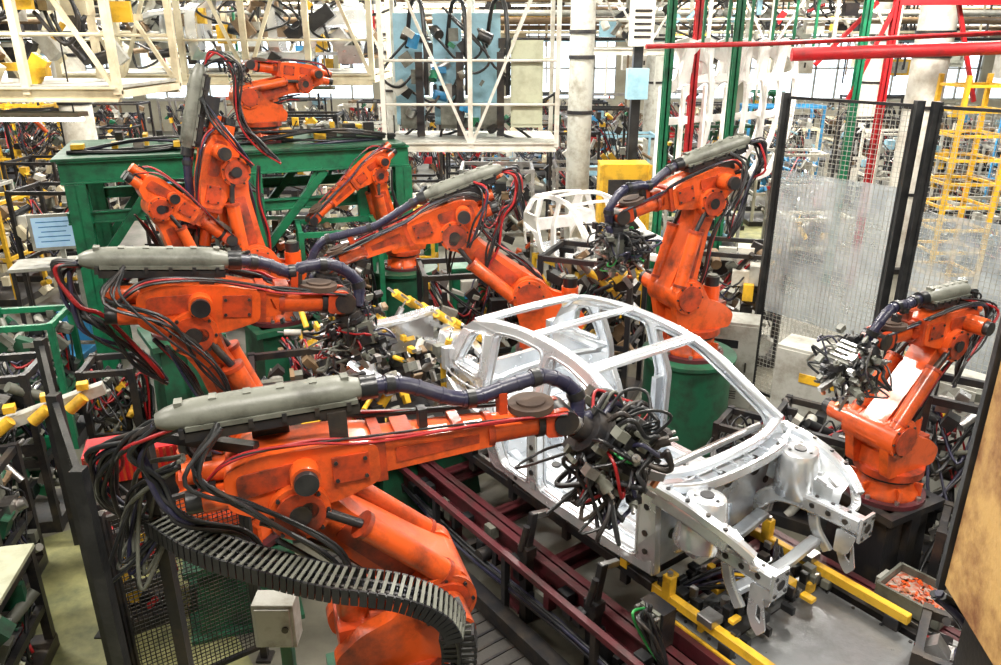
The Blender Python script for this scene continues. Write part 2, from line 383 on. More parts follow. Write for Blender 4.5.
    m.cables([(-.5,.15,.2),(-.3,.2,.39),(.1,.18,.40),(.45,.15,.34),(tl-.3,.11,.29),(wx,.11,.25)],5,.02,.011,CB,rnd)
    m.cables([(-.5,-.15,.2),(-.3,-.19,.37),(.1,-.18,.39),(.45,-.15,.33),(tl-.3,-.12,.29),(wx,-.12,.25)],3,.02,.009,[BLK,REDC,BLK],rnd)
    if tool:
        a=math.radians(a5);dv=V((math.cos(a),0,math.sin(a)))
        o=V((wx,0,.18));m.cyl(o,o+dv*(neck*.7),.07,STL,n=18);m.cyl(o+dv*(neck*.6),o+dv*neck,.085,DRK,n=18)
        spot_tool(m,o+dv*(neck-.01),dv,rnd,tool,ncab)
        m.hose([(wx+.12,0,.14),o+dv*(neck+.05)+V((.12,.05,.08)),o+dv*(neck+.2)+V((.05,.03,.05))],.035,HOSE)
    m.pop()
    m.pop()
    return m

# ================================================================= ROBOTS
rd=math.radians
m=robot('foreground_welding_robot',(-.60,3.44),.83,rd(19),-46,1.5,.88,a5=-38,tool=1.35,seed=3,pmat_=GRD,pr=.36,pedshape='box',tube_len=1.44,hlen=1.0,hx=.36,hz=.09,ncab=66,fa=.85,neck=.22)
m.done(.008)
m=robot('welding_robot',(-2.1,5.15),.65,rd(22),-20,-6,.97,a5=-70,tool=.95,seed=8,pr=.4,pedshape='box',tube_len=.92,hlen=.90,hx=.2,ncab=36);m.done(.007)
m=robot('welding_robot',(-2.55,8.4),1.3,rd(215),6,-74,.92,a5=-20,tool=.8,seed=12,pr=.42,pedshape='box',tube_len=.9,hlen=.85,hx=-.2);m.done(.007)
m=robot('welding_robot',(-3.35,7.55),1.45,rd(35),-18,-42,.72,a5=-40,tool=1.0,seed=14,pr=.36,pedshape='box',tube_len=.9,hlen=.5,house=False);m.done(.007)
m=robot('welding_robot',(-3.1,10.35),0,rd(215),-80,10,.72,a5=-50,tool=.7,seed=17,z0=3.05,house=False,tube_len=.8);m.done(.007)
m=robot('welding_robot',(-1.3,10.0),.7,rd(215),12,-35,.68,a5=-50,tool=1.0,seed=21,z0=.75,house=False);m.done(.007)
m=robot('welding_robot',(.55,8.2),.95,rd(185),50,-20,.95,a5=-60,tool=1.1,seed=23,pr=.4,hx=.1,ncab=34);m.done(.007)
m=robot('welding_robot',(2.1,7.95),1.05,rd(203),-14,-14,.92,a5=-75,tool=1.15,seed=29,pr=.48,tube_len=.9,hx=.15,ncab=36);m.done(.007)
m=robot('welding_robot',(2.88,5.0),1.13,rd(208),-38,0,.71,a5=-35,tool=1.2,seed=37,pr=.30,pmat_=DRK,pedshape='box',hlen=.6,tube_len=.8,hl=.05,hx=.3,ncab=36);m.done(.006)

m=M('cable_carrier_chain')
C=catmull([(-1.75,3.35,2.0),(-1.45,3.15,1.98),(-1.1,3.02,1.96),(-.8,2.95,1.93),(-.45,2.92,1.89),(-.24,2.92,1.75),(-.2,2.92,1.48),(-.3,2.94,1.15)],9)
for i in range(len(C)-1):
    a=C[i];b=C[i+1];d,sd,u=m.frame(b-a)
    n=max(1,int((b-a).length/.034))
    for j in range(n):
        c=a.lerp(b,(j+.5)/n);rot=MX((d,sd,u)).transposed()
        for k in(-1,0,1):m.box(c+sd*(k*.078),((b-a).length/n*.84,.014,.085),BLK,rot=rot)
        m.box(c+u*.04,(.016,.15,.008),GRY,rot=rot);m.box(c-u*.04,(.017,.15,.008),BLK,rot=rot)
for k in range(4):
    m.tube([c+V((.0,(k-1.5)*.03,0)) for c in C[::6]],.012,[BLK,DRK,HOSE,BLK][k],n=6,k=4)
m.cables([(-1.75,3.35,1.98),(-2.0,3.4,2.05),(-1.95,3.3,2.35),(-1.7,3.15,2.6),(-1.45,3.1,2.66)],10,.07,.015,[BLK,BLK,HOSE,DRK,BLK,REDC],R)
m.cables([(-1.7,3.3,1.98),(-1.9,3.25,1.75),(-1.8,3.3,2.2),(-1.5,3.15,2.45)],9,.09,.013,[BLK,BLK,HOSE,DRK,GRY],R)
m.beam((-1.75,3.35,.02),(-1.75,3.35,2.5),.06,.06,DRK);m.beam((-1.75,3.35,2.5),(-1.15,3.2,2.5),.05,.05,DRK);m.beam((-1.75,3.35,1.9),(-1.3,3.1,1.9),.05,.05,DRK)
m.beam((-.3,2.94,1.15),(-.3,2.98,.02),.1,.06,DRK)
m.done()

# ================================================================= CAR BODY
CF=V((.595,-.804,0));CL=V((.804,.595,0));CZ=.93
def CT(z=CZ):return basis((1.06,5.28,z),CF,CL,(0,0,1))
car=M('car_body_shell');car.push(CT())
def sidefn(sgn):
    def fn(x,z,q):
        y=.735
        if z>.74:y-=(z-.74)*.32
        if z<.25:y-=(.25-z)*.25
        if x<-1.25:y-=(-1.25-x)**2*.45
        if x>.35:y-=(x-.35)**2*.15
        y-= .055 if q else 0
        return V((x,y*sgn,z))
    return fn
wa=[(-1.35+.36*math.cos(a),.12+.36*math.sin(a)) for a in [math.radians(q) for q in range(-10,191,20)]]
outer=[(.82,.02),(.84,.40),(.82,.70),(.74,.80),(.52,.945),(.26,1.11),(.05,1.20),(-.15,1.245),(-.45,1.275),(-.8,1.275),(-1.1,1.245),(-1.38,1.18),(-1.52,1.08),(-1.66,.88),(-1.76,.74),(-1.80,.55),(-1.77,.35),(-1.72,.16)]+wa[::-1]+[(-.95,.02)]
h1=roundpoly([(-1.49,.80),(-1.36,1.07),(-1.20,1.13),(-1.13,.80)],.06)
h2=roundpoly([(-1.02,.62),(-1.02,.86),(-1.06,1.16),(-.8,1.195),(-.47,1.195),(-.45,.75),(-.47,.13),(-.80,.13),(-.90,.42)],.07)
h3=roundpoly([(-.33,.13),(-.33,.75),(-.38,1.19),(-.15,1.17),(.06,1.11),(.3,.965),(.62,.76),(.68,.66),(.68,.13)],.07)
def flange(hh,k):
    cx=sum(a for a,b in hh)/len(hh);cy=sum(b for a,b in hh)/len(hh)
    return [(a+(a-cx)/max(.01,math.hypot(a-cx,b-cy))*k,b+(b-cy)/max(.01,math.hypot(a-cx,b-cy))*k) for a,b in hh]
for sg in(1,-1):
    car.plate([outer,h1,h2,h3],sidefn(sg),ZNC)
    fn=sidefn(sg)
    for hh in(h1,h2,h3):
        pts=[fn(a,b,1)+V((0,-sg*.012,0)) for a,b in hh]
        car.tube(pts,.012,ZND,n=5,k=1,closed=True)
        pts=[fn(a,b,0)+V((0,sg*.004,0)) for a,b in flange(hh,.022)]
        car.tube(pts,.007,ZNC,n=5,k=1,closed=True)
    car.tube([fn(x,.70-.02*(x+.3)**2,0)+V((0,sg*.002,0)) for x in (-1.74,-1.6,-1.4,-1.2,-1.08)],.012,ZNC,n=6,k=3)
    car.sweep([(-1.0,sg*.62,.08),(-.4,sg*.645,.07),(.3,sg*.645,.07),(.8,sg*.62,.08)],.10,.14,ZNC,k=4)
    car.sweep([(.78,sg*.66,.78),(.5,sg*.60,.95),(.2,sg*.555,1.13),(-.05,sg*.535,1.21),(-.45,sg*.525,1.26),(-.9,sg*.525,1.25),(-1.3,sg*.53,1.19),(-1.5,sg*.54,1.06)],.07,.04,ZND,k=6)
    car.beam((-.40,sg*.655,.1),(-.40,sg*.64,.7),.12,.06,ZND,.09,.05,up=(1,0,0))
    for zz in(.25,.36,.47,.6):
        car.cyl(fn(-.40,zz,0)+V((0,sg*.002,0)),fn(-.40,zz,0)+V((0,-sg*.01,0)),.022,DRK,n=12)
    for xx,zz,r in((-1.64,.62,.03),(.76,.55,.022),(.76,.35,.022),(.76,.2,.02),(-1.25,.68,.035),(-1.07,.5,.018),(.1,.065,.02),(-.2,.065,.02),(-.65,.065,.02),(.4,.065,.02),(-1.55,.70,.02)):
        car.cyl(fn(xx,zz,0)+V((0,sg*.002,0)),fn(xx,zz,0)+V((0,-sg*.01,0)),r,DRK,n=12)
    vs=[];fs=[]
    for i,(a,b) in enumerate(wa):
        vs+= [V((a,sg*.70,b)),V((a,sg*.44,b))]
        if i:fs.append((2*i-2,2*i-1,2*i+1,2*i))
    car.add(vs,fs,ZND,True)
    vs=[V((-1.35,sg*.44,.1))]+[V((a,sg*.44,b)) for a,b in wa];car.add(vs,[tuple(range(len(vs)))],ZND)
    car.box((-1.735,sg*.60,.74),(.06,.13,.2),ZND)
    car.box((-1.3,sg*.6,.76),(.5,.14,.02),ZND)
for x,z,w,h in((-.0,1.19,.13,.035),(-.62,1.265,.09,.03),(-1.33,1.18,.12,.035)):
    car.sweep([(x-.02,-.56,z),(x+.03,-.3,z+.03),(x+.045,0,z+.04),(x+.03,.3,z+.03),(x-.02,.56,z)],w,h,ZNC,k=5)
    car.sweep([(x-.02,-.5,z+.02),(x+.03,-.3,z+.046),(x+.045,0,z+.058),(x+.03,.3,z+.046),(x-.02,.5,z+.02)],w*.4,.02,ZND,k=4)
car.box((-.1,0,.06),(1.75,1.22,.02),ZND)
for i in range(-4,5):
    if abs(i)>1:car.box((-.05,i*.125,.078),(1.5,.035,.02),ZNC)
car.prism([(-.95,.07),(.8,.07),(.8,.33),(.55,.27),(-.95,.22)],-.11,.11,ZNC)
car.box((.1,0,.115),(.12,1.2,.09),ZNC);car.box((-.32,0,.115),(.12,1.2,.09),ZNC)
for x,y in((-.1,.35),(-.1,-.35),(.45,.35),(.45,-.35),(-.6,.3),(-.6,-.3),(.25,.2),(.25,-.45)):
    car.cyl((x,y,.07),(x,y,.083),.04,DRK,n=14)
car.box((-.95,0,.2),(.04,1.1,.28),ZNC);car.box((-1.35,0,.33),(.8,.86,.02),ZND)
for i in range(5):car.box((-1.1-.13*i,0,.345),(.04,.8,.02),ZNC)
car.cyl((-1.4,0,.34),(-1.4,0,.352),.2,ZNC,n=24)
car.box((-1.745,0,.45),(.05,1.2,.26),ZNC);car.box((-1.78,0,.52),(.04,1.1,.1),ZND)
car.sweep([(-1.1,-.62,.72),(-1.1,-.3,.76),(-1.1,.3,.76),(-1.1,.62,.72)],.06,.04,ZND,k=3)
car.plate([roundpoly([(-.66,.08),(-.68,.66),(.68,.66),(.66,.08),(.13,.08),(.13,.3),(-.13,.3),(-.13,.08)],.04)],lambda a,b,q:V((.80+(.02 if q else 0),a,b)),ZND)
for y,z,r in((-.35,.5,.06),(.35,.5,.06),(.05,.5,.05),(-.5,.3,.04),(.5,.35,.03),(.22,.6,.03)):
    car.cyl((.81,y,z),(.827,y,z),r,DRK,n=16)
car.sweep([(.74,-.68,.765),(.82,-.4,.74),(.85,0,.74),(.82,.4,.74),(.74,.68,.765)],.07,.05,ZNC,k=5)
car.sweep([(.80,-.64,.67),(.89,-.4,.66),(.92,0,.66),(.89,.4,.66),(.80,.64,.67)],.13,.02,ZND,k=5)
car.sweep([(.88,-.62,.71),(.97,-.4,.70),(1.0,0,.70),(.97,.4,.70),(.88,.62,.71)],.03,.07,ZNC,k=5)
for y in(-.45,-.15,.2,.5):car.cyl((.90,y,.668),(.90,y,.675),.03,DRK,n=12)
for i in range(7):car.box((.87,-.5+i*.17,.675),(.08,.02,.02),ZNC)
car.cyl((.62,-.64,.66),(.62,.64,.66),.028,STL,n=12)
car.beam((.62,-.2,.66),(.8,-.2,.4),.03,.03,STL);car.beam((.62,.1,.66),(.75,.1,.3),.03,.03,STL)
for sg in(1,-1):
    car.sweep([(.78,sg*.69,.72),(.98,sg*.68,.71),(1.18,sg*.66,.675),(1.36,sg*.62,.61),(1.48,sg*.57,.53)],.065,.065,ZNC,k=5)
    car.sweep([(.80,sg*.70,.65),(1.08,sg*.69,.63),(1.34,sg*.64,.56)],.03,.09,ZND,k=4)
    for xx,zz in((.9,.755),(1.05,.745),(1.2,.715),(1.32,.675)):car.cyl((xx,sg*.68-sg*max(0,xx-1)*.12,zz-.01),(xx,sg*.68-sg*max(0,xx-1)*.12,zz+.0),.016,DRK,n=10)
    car.sweep([(.55,sg*.42,.10),(.78,sg*.43,.16),(.95,sg*.45,.32),(1.2,sg*.46,.37),(1.58,sg*.47,.38)],.09,.12,ZNC,k=5)
    car.box((1.61,sg*.47,.38),(.02,.15,.18),ZNC)
    for zz in(-.06,.06):
        for yy in(-.05,.05):car.cyl((1.615,sg*.47+yy,.38+zz),(1.625,sg*.47+yy,.38+zz),.014,DRK,n=10)
    car.cyl((1.615,sg*.47,.38),(1.625,sg*.47,.38),.035,DRK,n=12)
    for xx in(1.25,1.37,1.49):
        for k2 in(-1,1):car.cyl((xx,sg*.465+k2*.042,.38),(xx,sg*.465+k2*.05,.38),.02,DRK,n=12)
        car.cyl((xx,sg*.465,.435),(xx,sg*.465,.443),.014,DRK,n=12)
    vs=[];fs=[];K=10
    for i in range(K+1):
        x=.84+.56*i/K;zt=.70-.10*(i/K)**2;zb=.40
        arch=.12*math.sin(pi*i/K)
        vs+= [V((x,sg*(.66-.04*i/K),zt)),V((x,sg*(.58),zt-.03)),V((x,sg*(.50-arch*.3),(zt+zb)/2+.02)),V((x,sg*.47,zb))]
        if i:
            for j in range(3):fs.append((4*i-4+j,4*i-3+j,4*i+1+j,4*i+j))
    car.add(vs,fs,ZND,True)
    car.revolve((1.06,sg*.53,.38),(0,-sg*.10,1),[(0,.17),(.2,.15),(.28,.135),(.33,.12),(.335,.045)],ZNC,n=22)
    car.cyl((1.06,sg*.497,.70),(1.06,sg*.4965,.722),.045,DRK,n=16)
    for i in range(3):
        a=i*2*pi/3;car.cyl((1.06+math.cos(a)*.08,sg*.497+math.sin(a)*.08,.712),(1.06+math.cos(a)*.08,sg*.497+math.sin(a)*.08,.719),.012,DRK,n=8)
    for i in range(8):
        car.box((.9+.06*i,sg*(.53 if i%2 else .5),.55+.015*(i%3)),(.03,.06,.08),rot=MX.Rotation(.3*i,3,'Y'),mat=ZNC)
    car.sweep([(1.44,sg*.58,.54),(1.48,sg*.55,.46),(1.46,sg*.51,.40)],.06,.03,ZNC,k=4)
    car.sweep([(1.24,sg*.47,.30),(1.28,sg*.47,.18),(1.38,sg*.48,.06)],.08,.035,ZNC,k=4,up=(0,1,0))
    car.plate([roundpoly([(1.44,.08),(1.44,.30),(1.60,.32),(1.60,.26),(1.53,.24),(1.58,.02),(1.53,-.05),(1.48,.0)],.02),roundpoly([(1.50,.08),(1.50,.18),(1.53,.16),(1.54,.05)],.01)],lambda a,b,q,sg=sg:V((a,sg*(.50 if q else .485),b)),ZNC)
    car.plate([roundpoly([(1.44,.12),(1.44,.30),(1.58,.30),(1.54,.14)],.02)],lambda a,b,q,sg=sg:V((a,sg*(.44 if q else .43),b)),ZNC)
    car.sweep([(-1.72,sg*.42,.28),(-1.2,sg*.44,.28),(-.95,sg*.5,.1),(-.4,sg*.5,.03),(.5,sg*.45,.03)],.09,.08,ZND,k=5)
car.sweep([(1.3,-.44,.12),(1.32,0,.10),(1.3,.44,.12)],.08,.05,ZND,k=4)
car.sweep([(.9,-.4,.14),(.93,0,.12),(.9,.4,.14)],.1,.05,ZND,k=4)
car.pop()
cob=car.done(.006,1)

# ================================================================= CONVEYOR
m=M('body_transfer_conveyor');m.push(CT(0))
for y in(-.82,.82):
    m.ibeam((-2.6,y,.52),(3.4,y,.52),.14,.22,MAR)
    for x in(-2.4,-1.4,-.4,.6,1.6,2.6):
        m.box((x,y,.21),(.12,.12,.42),MAR);m.box((x,y,.015),(.22,.22,.03),MAR)
for x in(-2.5,-1.7,-.9,-.1,.7):
    m.ibeam((x,-.82,.48),(x,.82,.48),.1,.14,MAR)
m.box((2.15,.02,.60),(2.5,1.1,.03),DECK)
for x in(1.3,2.1,2.9):m.box((x,.02,.617),(.012,1.1,.004),DRK)
for x in [1.0+.2*i for i in range(12)]:
    for y in(-.5,.54):m.cyl((x,y,.613),(x,y,.622),.012,DRK,n=8)
m.box((2.15,-.62,.58),(2.5,.05,.12),MAR);m.box((2.15,-.585,.645),(2.5,.02,.02),YEL);m.box((2.15,.64,.58),(2.5,.05,.1),DRK)
m.box((2.15,0,.3),(2.4,1.2,.5),DRK)
m.beam((1.55,.98,.62),(3.3,.98,.62),.14,.12,GRL);m.beam((1.7,.72,.60),(3.3,.72,.60),.06,.1,STL)
for x in(1.7,2.2,2.7):m.box((x,.85,.56),(.12,.3,.1),GRL);m.box((x,.98,.28),(.1,.1,.56),DRK)
for y in(-.35,.35):
    m.beam((-2.6,y,.60),(.9,y,.60),.08,.06,STL)
for i in range(16):
    x=-2.4+.22*i;m.cyl((x,-.32,.6),(x,.32,.6),.03,STL,n=10)
for i in range(44):
    x=-2.3+i*.115;m.box((x,-.93+R.uniform(-.04,.04),.38+R.uniform(-.12,.18)),(R.uniform(.04,.12),.08,R.uniform(.05,.18)),R.choice([DRK,GRY,DRK,BLK,MAR,BLK]))
for x in(-2.0,-.7,.9):m.cyl((x,-.9,.35),(x,-1.02,.35),.06,DRK,n=14)
m.cables([(-2.4,-.98,.4),(-1,-1.0,.3),(.5,-1.0,.36),(1.6,-1.0,.3),(3,-1.0,.3)],6,.04,.016,[BLK,DRK,HOSE],R)
m.beam((-2.4,-1.12,.1),(3,-1.12,.1),.12,.14,DRK);m.beam((-2.4,-1.05,.62),(3.2,-1.05,.62),.05,.05,MAR)
for x in(-2.3,-1.3,-.3,.7,1.7,2.7):m.box((x,-1.05,.31),(.05,.05,.62),DRK)
m.pop();m.done(.004,1)
m=M('body_carrier_skid');m.push(CT(0))
for y,sg in((-.52,-1),(.58,1)):
    m.beam((-1.7,y,.74),(.72,y,.74),.06,.08,DRK);m.beam((.72,y,.74),(1.95,y,.74),.055,.07,YEL)
    for x in(-1.5,-.9,-.2,.45,.85):
        m.box((x,y,.83),(.07,.07,.17),YEL if x>.2 else DRK);m.cyl((x,y,.9),(x,y,.94),.02,STL,n=10)
        m.box((x,y,.655),(.07,.05,.1),DRK)
    m.box((1.2,y,.8),(.12,.12,.06),STL);m.box((1.35,y,.655),(.1,.06,.1),DRK);m.box((1.85,y,.655),(.1,.06,.1),DRK)
for x in(-1.3,-.3,.55):m.beam((x,-.52,.70),(x,.58,.70),.07,.07,DRK)
for y in(-.3,0,.3):
    m.box((1.15,y,.68),(.1,.1,.14),DRK);m.cyl((1.15,y,.72),(1.15,y,.82),.03,STL,n=10)
for i in range(70):
    m.box((R.uniform(.75,1.4),R.uniform(-.5,.55),.62+R.uniform(.02,.2)),[R.uniform(.03,.1) for _ in range(3)],R.choice([DRK,STL,GRY,BLK,YEL,DRK,BLK]))
m.cables([(.8,-.4,.7),(1.1,-.1,.9),(1.2,.2,.75),(1.0,.5,.8)],9,.1,.012,[BLK,DRK,BLK,HOSE],R)
m.pop();m.done(.004,1)
for x in(-.2,.55):
    m=M('locating_clamp');m.push(CT(0))
    m.box((x,-.92,.66),(.12,.10,.1),DRK);m.beam((x,-.92,.66),(x,-.86,.98),.05,.06,DRK);m.cyl((x,-.98,.7),(x+.02,-.94,.9),.025,DRK,n=12);m.beam((x,-.88,.96),(x,-.72,.93),.04,.05,STL)
    m.box((x,-.92,.31),(.08,.08,.62),DRK)
    m.pop();m.done(.004,1)
m=M('clamp_valve_block');m.push(CT(0))
m.box((1.0,-.80,.78),(.2,.12,.28),DRK);m.box((1.0,-.87,.82),(.16,.03,.2),GRY);m.box((1.0,-.8,.35),(.1,.1,.7),DRK)
for i in range(5):m.cyl((.92+.04*i,-.88,.9),(.92+.04*i,-.92,.9),.012,STL,n=8)
m.cables([(1.0,-.9,.9),(1.05,-1.0,1.0),(1.1,-.95,.8),(1.2,-.9,.6)],8,.06,.012,[BLK,BLK,DRK,GRNC],R)
m.pop();m.done(.004,1)

m=M('parts_crate');m.push(TR(2.87,4.30,-.17)@RZ(rd(-52)))
for s_,c in(((.42,.02,.12),(0,.17,.91)),((.42,.02,.12),(0,-.17,.91)),((.02,.34,.12),(.21,0,.91)),((.02,.34,.12),(-.21,0,.91)),((.42,.34,.02),(0,0,.86))):m.box(c,s_,GRY)
m.box((0,0,.89),(.39,.31,.05),PARTS)
for i in range(60):m.box((R.uniform(-.17,.17),R.uniform(-.13,.13),.92),(R.uniform(.03,.07),.015,.012),R.choice([PARTS,COP,ORG,PARTS]),rot=MX.Rotation(R.uniform(0,3),3,'Z'))
m.box((0,0,.515),(.36,.28,.68),DRK);m.pop();m.done()

m=M('junction_box');m.box((-1.3,3.6,1.15),(.24,.14,.30),GRL);m.box((-1.3,3.525,1.15),(.20,.02,.26),GRL);m.cyl((-1.23,3.51,1.15),(-1.23,3.50,1.15),.02,DRK,n=10);m.box((-1.3,3.71,.6),(.07,.07,1.2),GRD);m.done(.006)

# ================================================================= FENCES
def fence(name,pts,z1,sp,post=.07,z0=.12,mat=BLK,pmat2=DRK,sheet=None,r=.002):
    m=M(name)
    for i,(x,y) in enumerate(pts):
        m.box((x,y,z1/2),(post,post,z1),mat);m.box((x,y,.01),(post*2.2,post*2.2,.02),mat)
    for a,b in zip(pts,pts[1:]):
        d=(V(b)-V(a)).normalized()*post*.6;a2=V(a)+d;b2=V(b)-d
        m.mesh(a2,b2,z0,z1-.05,sp,pmat2,r)
        for z in(z0,z1-.05):m.beam((a2.x,a2.y,z),(b2.x,b2.y,z),.03,.03,mat)
        for q in(a2,b2):m.beam((q.x,q.y,z0),(q.x,q.y,z1-.05),.03,.03,mat)
        if sheet:
            m.plate([[(0,sheet[0]),(1,sheet[0]),(1,sheet[1]),(0,sheet[1])]],lambda t,z,q,a2=a2,b2=b2:V((*(a2.lerp(b2,t)),z))+V((0,.006*q,0)),SHT)
    return m.done()
fence('safety_mesh_fence',[(3.2,9.0),(4.08,7.8)],3.75,.05,post=.08,mat=BLK,pmat2=GRL,sheet=(1.2,2.9),r=.002)
fence('safety_mesh_fence',[(4.18,7.66),(5.1,6.4),(5.9,5.3)],3.75,.05,post=.08,mat=BLK,pmat2=GRL,sheet=(1.2,2.7),r=.002)
fence('safety_mesh_fence',[(-3.05,4.75),(-2.5,3.9),(-1.95,3.1)],2.45,.04,post=.06,mat=BLK,pmat2=BLK,r=.002)
fence('safety_mesh_fence',[(-2.45,4.0),(-1.75,4.5)],1.6,.03,post=.05,mat=DRK,pmat2=DRK,r=.0025)
m=M('rusty_machine_enclosure')
m.push(TR(1.97,2.55,0)@RZ(rd(-8)))
pl=roundpoly([(0,2.02),(0,3.35),(1.2,3.35),(1.2,1.95),(.25,1.9)],.08)
m.plate([pl],lambda a,b,q:V((a,.28 if q else .25,b)),RST)
m.plate([[(0,2.02),(0,3.35),(-1.0,3.35),(-1.0,2.02)]],lambda a,b,q:V((.0 if q else -.02,.27+a*1.0,b)),RST)
m.beam((-.02,.3,1.98),(-.02,.3,3.36),.035,.035,BLK);m.beam((0,.29,3.36),(1.2,.29,3.36),.03,.03,BLK)
m.box((.55,0,1.75),(.9,.55,.4),BLK);m.box((.5,0,.8),(.6,.5,1.6),DRK)
m.cables([(0,.35,1.9),(.2,.38,1.7),(.3,.36,1.3),(.4,.3,.8)],8,.06,.02,[BLK,HOSE],R)
m.pop();m.done(.005)

def cabinet(name,x,y,w,d,h,mat,yaw=0,z=0,doors=1,legs=False):
    m=M(name);m.push(TR(x,y,z)@RZ(yaw))
    m.box((0,0,h/2+.05),(w,d,h-.1),mat);m.box((0,0,.03),(w*.95,d*.95,.06),DRK)
    for i in range(doors):
        cx=-w/2+(i+.5)*w/doors;m.box((cx,-d/2-.008,h/2+.05),(w/doors-.03,.016,h-.16),mat);m.box((cx+w/doors*.35,-d/2-.03,h*.55),(.02,.03,.12),DRK)
        m.box((cx,-d/2-.02,h*.78),(w/doors*.4,.01,.1),R.choice([BLU,DRK,YEL,GRL]))
        for k in range(4):m.box((cx,-d/2-.018,h*.2+k*.03),(w/doors*.5,.006,.012),DRK)
    m.pop();return m.done(.006,1)
cabinet('control_cabinet',3.35,7.3,.9,.4,1.35,GRL,rd(-40))
cabinet('control_cabinet',4.1,6.3,.7,.4,1.5,GRL,rd(-50))
cabinet('control_cabinet',2.75,8.7,.7,.4,1.2,GRL,rd(-20))
cabinet('control_cabinet',-.4,9.6,.5,.4,1.6,GRN,rd(10))

# ================================================================= JIG behind
m=M('subassembly_welding_jig');m.push(TR(-1.15,7.1,0)@RZ(rd(-53)))
m.box((0,0,.35),(1.7,1.1,.7),GRD,top=(.9,.9));m.box((0,0,.78),(1.9,1.3,.12),DRK)
for x in(-.8,-.3,.3,.8):
    for y in(-.55,.55):
        m.box((x,y,1.05),(.12,.12,.5),R.choice([YEL,DRK,GRY]));m.cyl((x,y,1.2),(x+.05,y*.7,1.45),.045,YEL,n=14);m.beam((x,y,1.35),(x,y*.5,1.5),.05,.07,STL)
for sg in(1,-1):
    m.sweep([(-.9,sg*.4,1.3),(-.3,sg*.42,1.32),(.2,sg*.45,1.42),(.9,sg*.45,1.45)],.1,.13,ZNC,k=4)
    m.sweep([(-.1,sg*.62,1.55),(.4,sg*.64,1.6),(.9,sg*.55,1.52)],.08,.07,ZNC,k=4)
    m.revolve((.45,sg*.5,1.35),(0,0,1),[(0,.17),(.2,.14),(.3,.12),(.31,.04)],ZNC,n=18)
m.box((-.1,0,1.5),(.04,1.25,.4),ZNC);m.box((-.5,0,1.3),(.7,1.1,.03),ZND);m.sweep([(.0,-.6,1.72),(.1,0,1.74),(.0,.6,1.72)],.14,.06,ZNC,k=4)
for i in range(190):
    c=(R.uniform(-1.0,1.0),R.uniform(-.75,.75),R.uniform(.85,1.7));m.box(c,[R.uniform(.02,.10) for _ in range(3)],R.choice([DRK,GRY,STL,YEL,BLK,BLK,GRL,DRK,BRN,STL]),rot=MX.Rotation(R.choice([0,.5,-.5]),3,'Y'))
for i in range(36):
    c=V((R.uniform(-1.0,1.0),R.uniform(-.75,.75),R.uniform(1.0,1.7)));e=V((R.uniform(-1,1),R.uniform(-1,1),R.uniform(-.5,1))).normalized()*R.uniform(.1,.25)
    m.cyl(c,c+e,R.uniform(.02,.04),R.choice([STL,YEL,DRK,GRL]),n=10);m.cyl(c+e,c+e*1.4,.01,STL,n=6)
for i in range(6):
    x=-.7+i*.28;m.cyl((x,.75,1.55),(x+.05,.5,1.75),.045,YEL,n=12);m.cyl((x+.05,.5,1.75),(x+.06,.42,1.82),.015,STL,n=8)
m.cables([(-.9,-.5,1.0),(-.5,-.7,1.4),(0,-.75,1.1),(.5,-.7,1.4),(.9,-.5,.9)],22,.16,.014,[BLK,DRK,HOSE,BLK,REDC],R)
m.pop();m.done(.004,1)

def clutter_machine(name,x,y,yaw,w,d,h,seed,mats,n=40,z0=0,fm=None,k=1.,top=None):
    rnd=random.Random(seed);m=M(name);m.push(TR(x,y,z0)@RZ(yaw))
    m.box((0,0,.06),(w,d,.12),DRK)
    f0=rnd.choice(mats);fm=fm or f0
    for i in(-1,1):
        for j in(-1,1):m.box((i*w*.46,j*d*.46,h/2),(.06,.06,h),fm)
    for z in(h*.45,h-.04):
        for j in(-1,1):m.beam((-w*.48,j*d*.46,z),(w*.48,j*d*.46,z),.05,.06,fm)
        for i in(-1,1):m.beam((i*w*.46,-d*.48,z),(i*w*.46,d*.48,z),.05,.06,fm)
    if top:m.box((0,0,h+.01),(w,d,.03),top)
    for i in range(n):
        sz=[rnd.uniform(.05,.3)*min(1,w)*k for _ in range(3)]
        c=(rnd.uniform(-.45,.45)*w,rnd.uniform(-.45,.45)*d,rnd.uniform(.15,.95)*h)
        if rnd.random()<.3:
            ax=V((rnd.uniform(-1,1),rnd.uniform(-1,1),rnd.uniform(-1,1))).normalized()*sz[0];m.cyl(V(c)-ax,V(c)+ax,sz[1]*.3,rnd.choice(mats),n=10)
        else:m.box(c,sz,rnd.choice(mats),rot=MX.Rotation(rnd.choice([0,0,.4,-.7]),3,'Y'))
    m.cables([(-w*.4,0,h*.9),(-w*.1,-d*.4,h*.6),(w*.2,d*.2,h*.8),(w*.45,0,h*.3)],12,.2,.013,[BLK,BLK,REDC,HOSE,DRK,BLK],rnd)
    m.pop();return m.done()
DM=[DRK,GRY,STL,YEL,BLK,DRK,BRN,GRL]
clutter_machine('clamping_fixture',-1.75,6.35,.3,1.0,.8,1.6,2,DM+[ORG2],130,fm=DRK,k=.7)
clutter_machine('clamping_fixture',-.3,8.9,.2,1.4,.8,1.8,3,DM+[GRD],120,fm=DRK,k=.7)
clutter_machine('clamping_fixture',1.15,9.1,-.4,1.2,.9,1.9,4,DM,110,fm=DRK,k=.7)
clutter_machine('clamping_fixture',-2.0,9.3,.3,1.0,.8,2.2,41,DM+[GRN],100,fm=GRN,k=.7)
clutter_machine('clamping_fixture',3.3,10.6,-.3,1.5,1.0,1.6,42,DM+[WHT],90,fm=DRK)
clutter_machine('clamping_fixture',5.6,7.6,-.6,1.0,.7,1.5,43,DM+[WHT],80,fm=DRK)
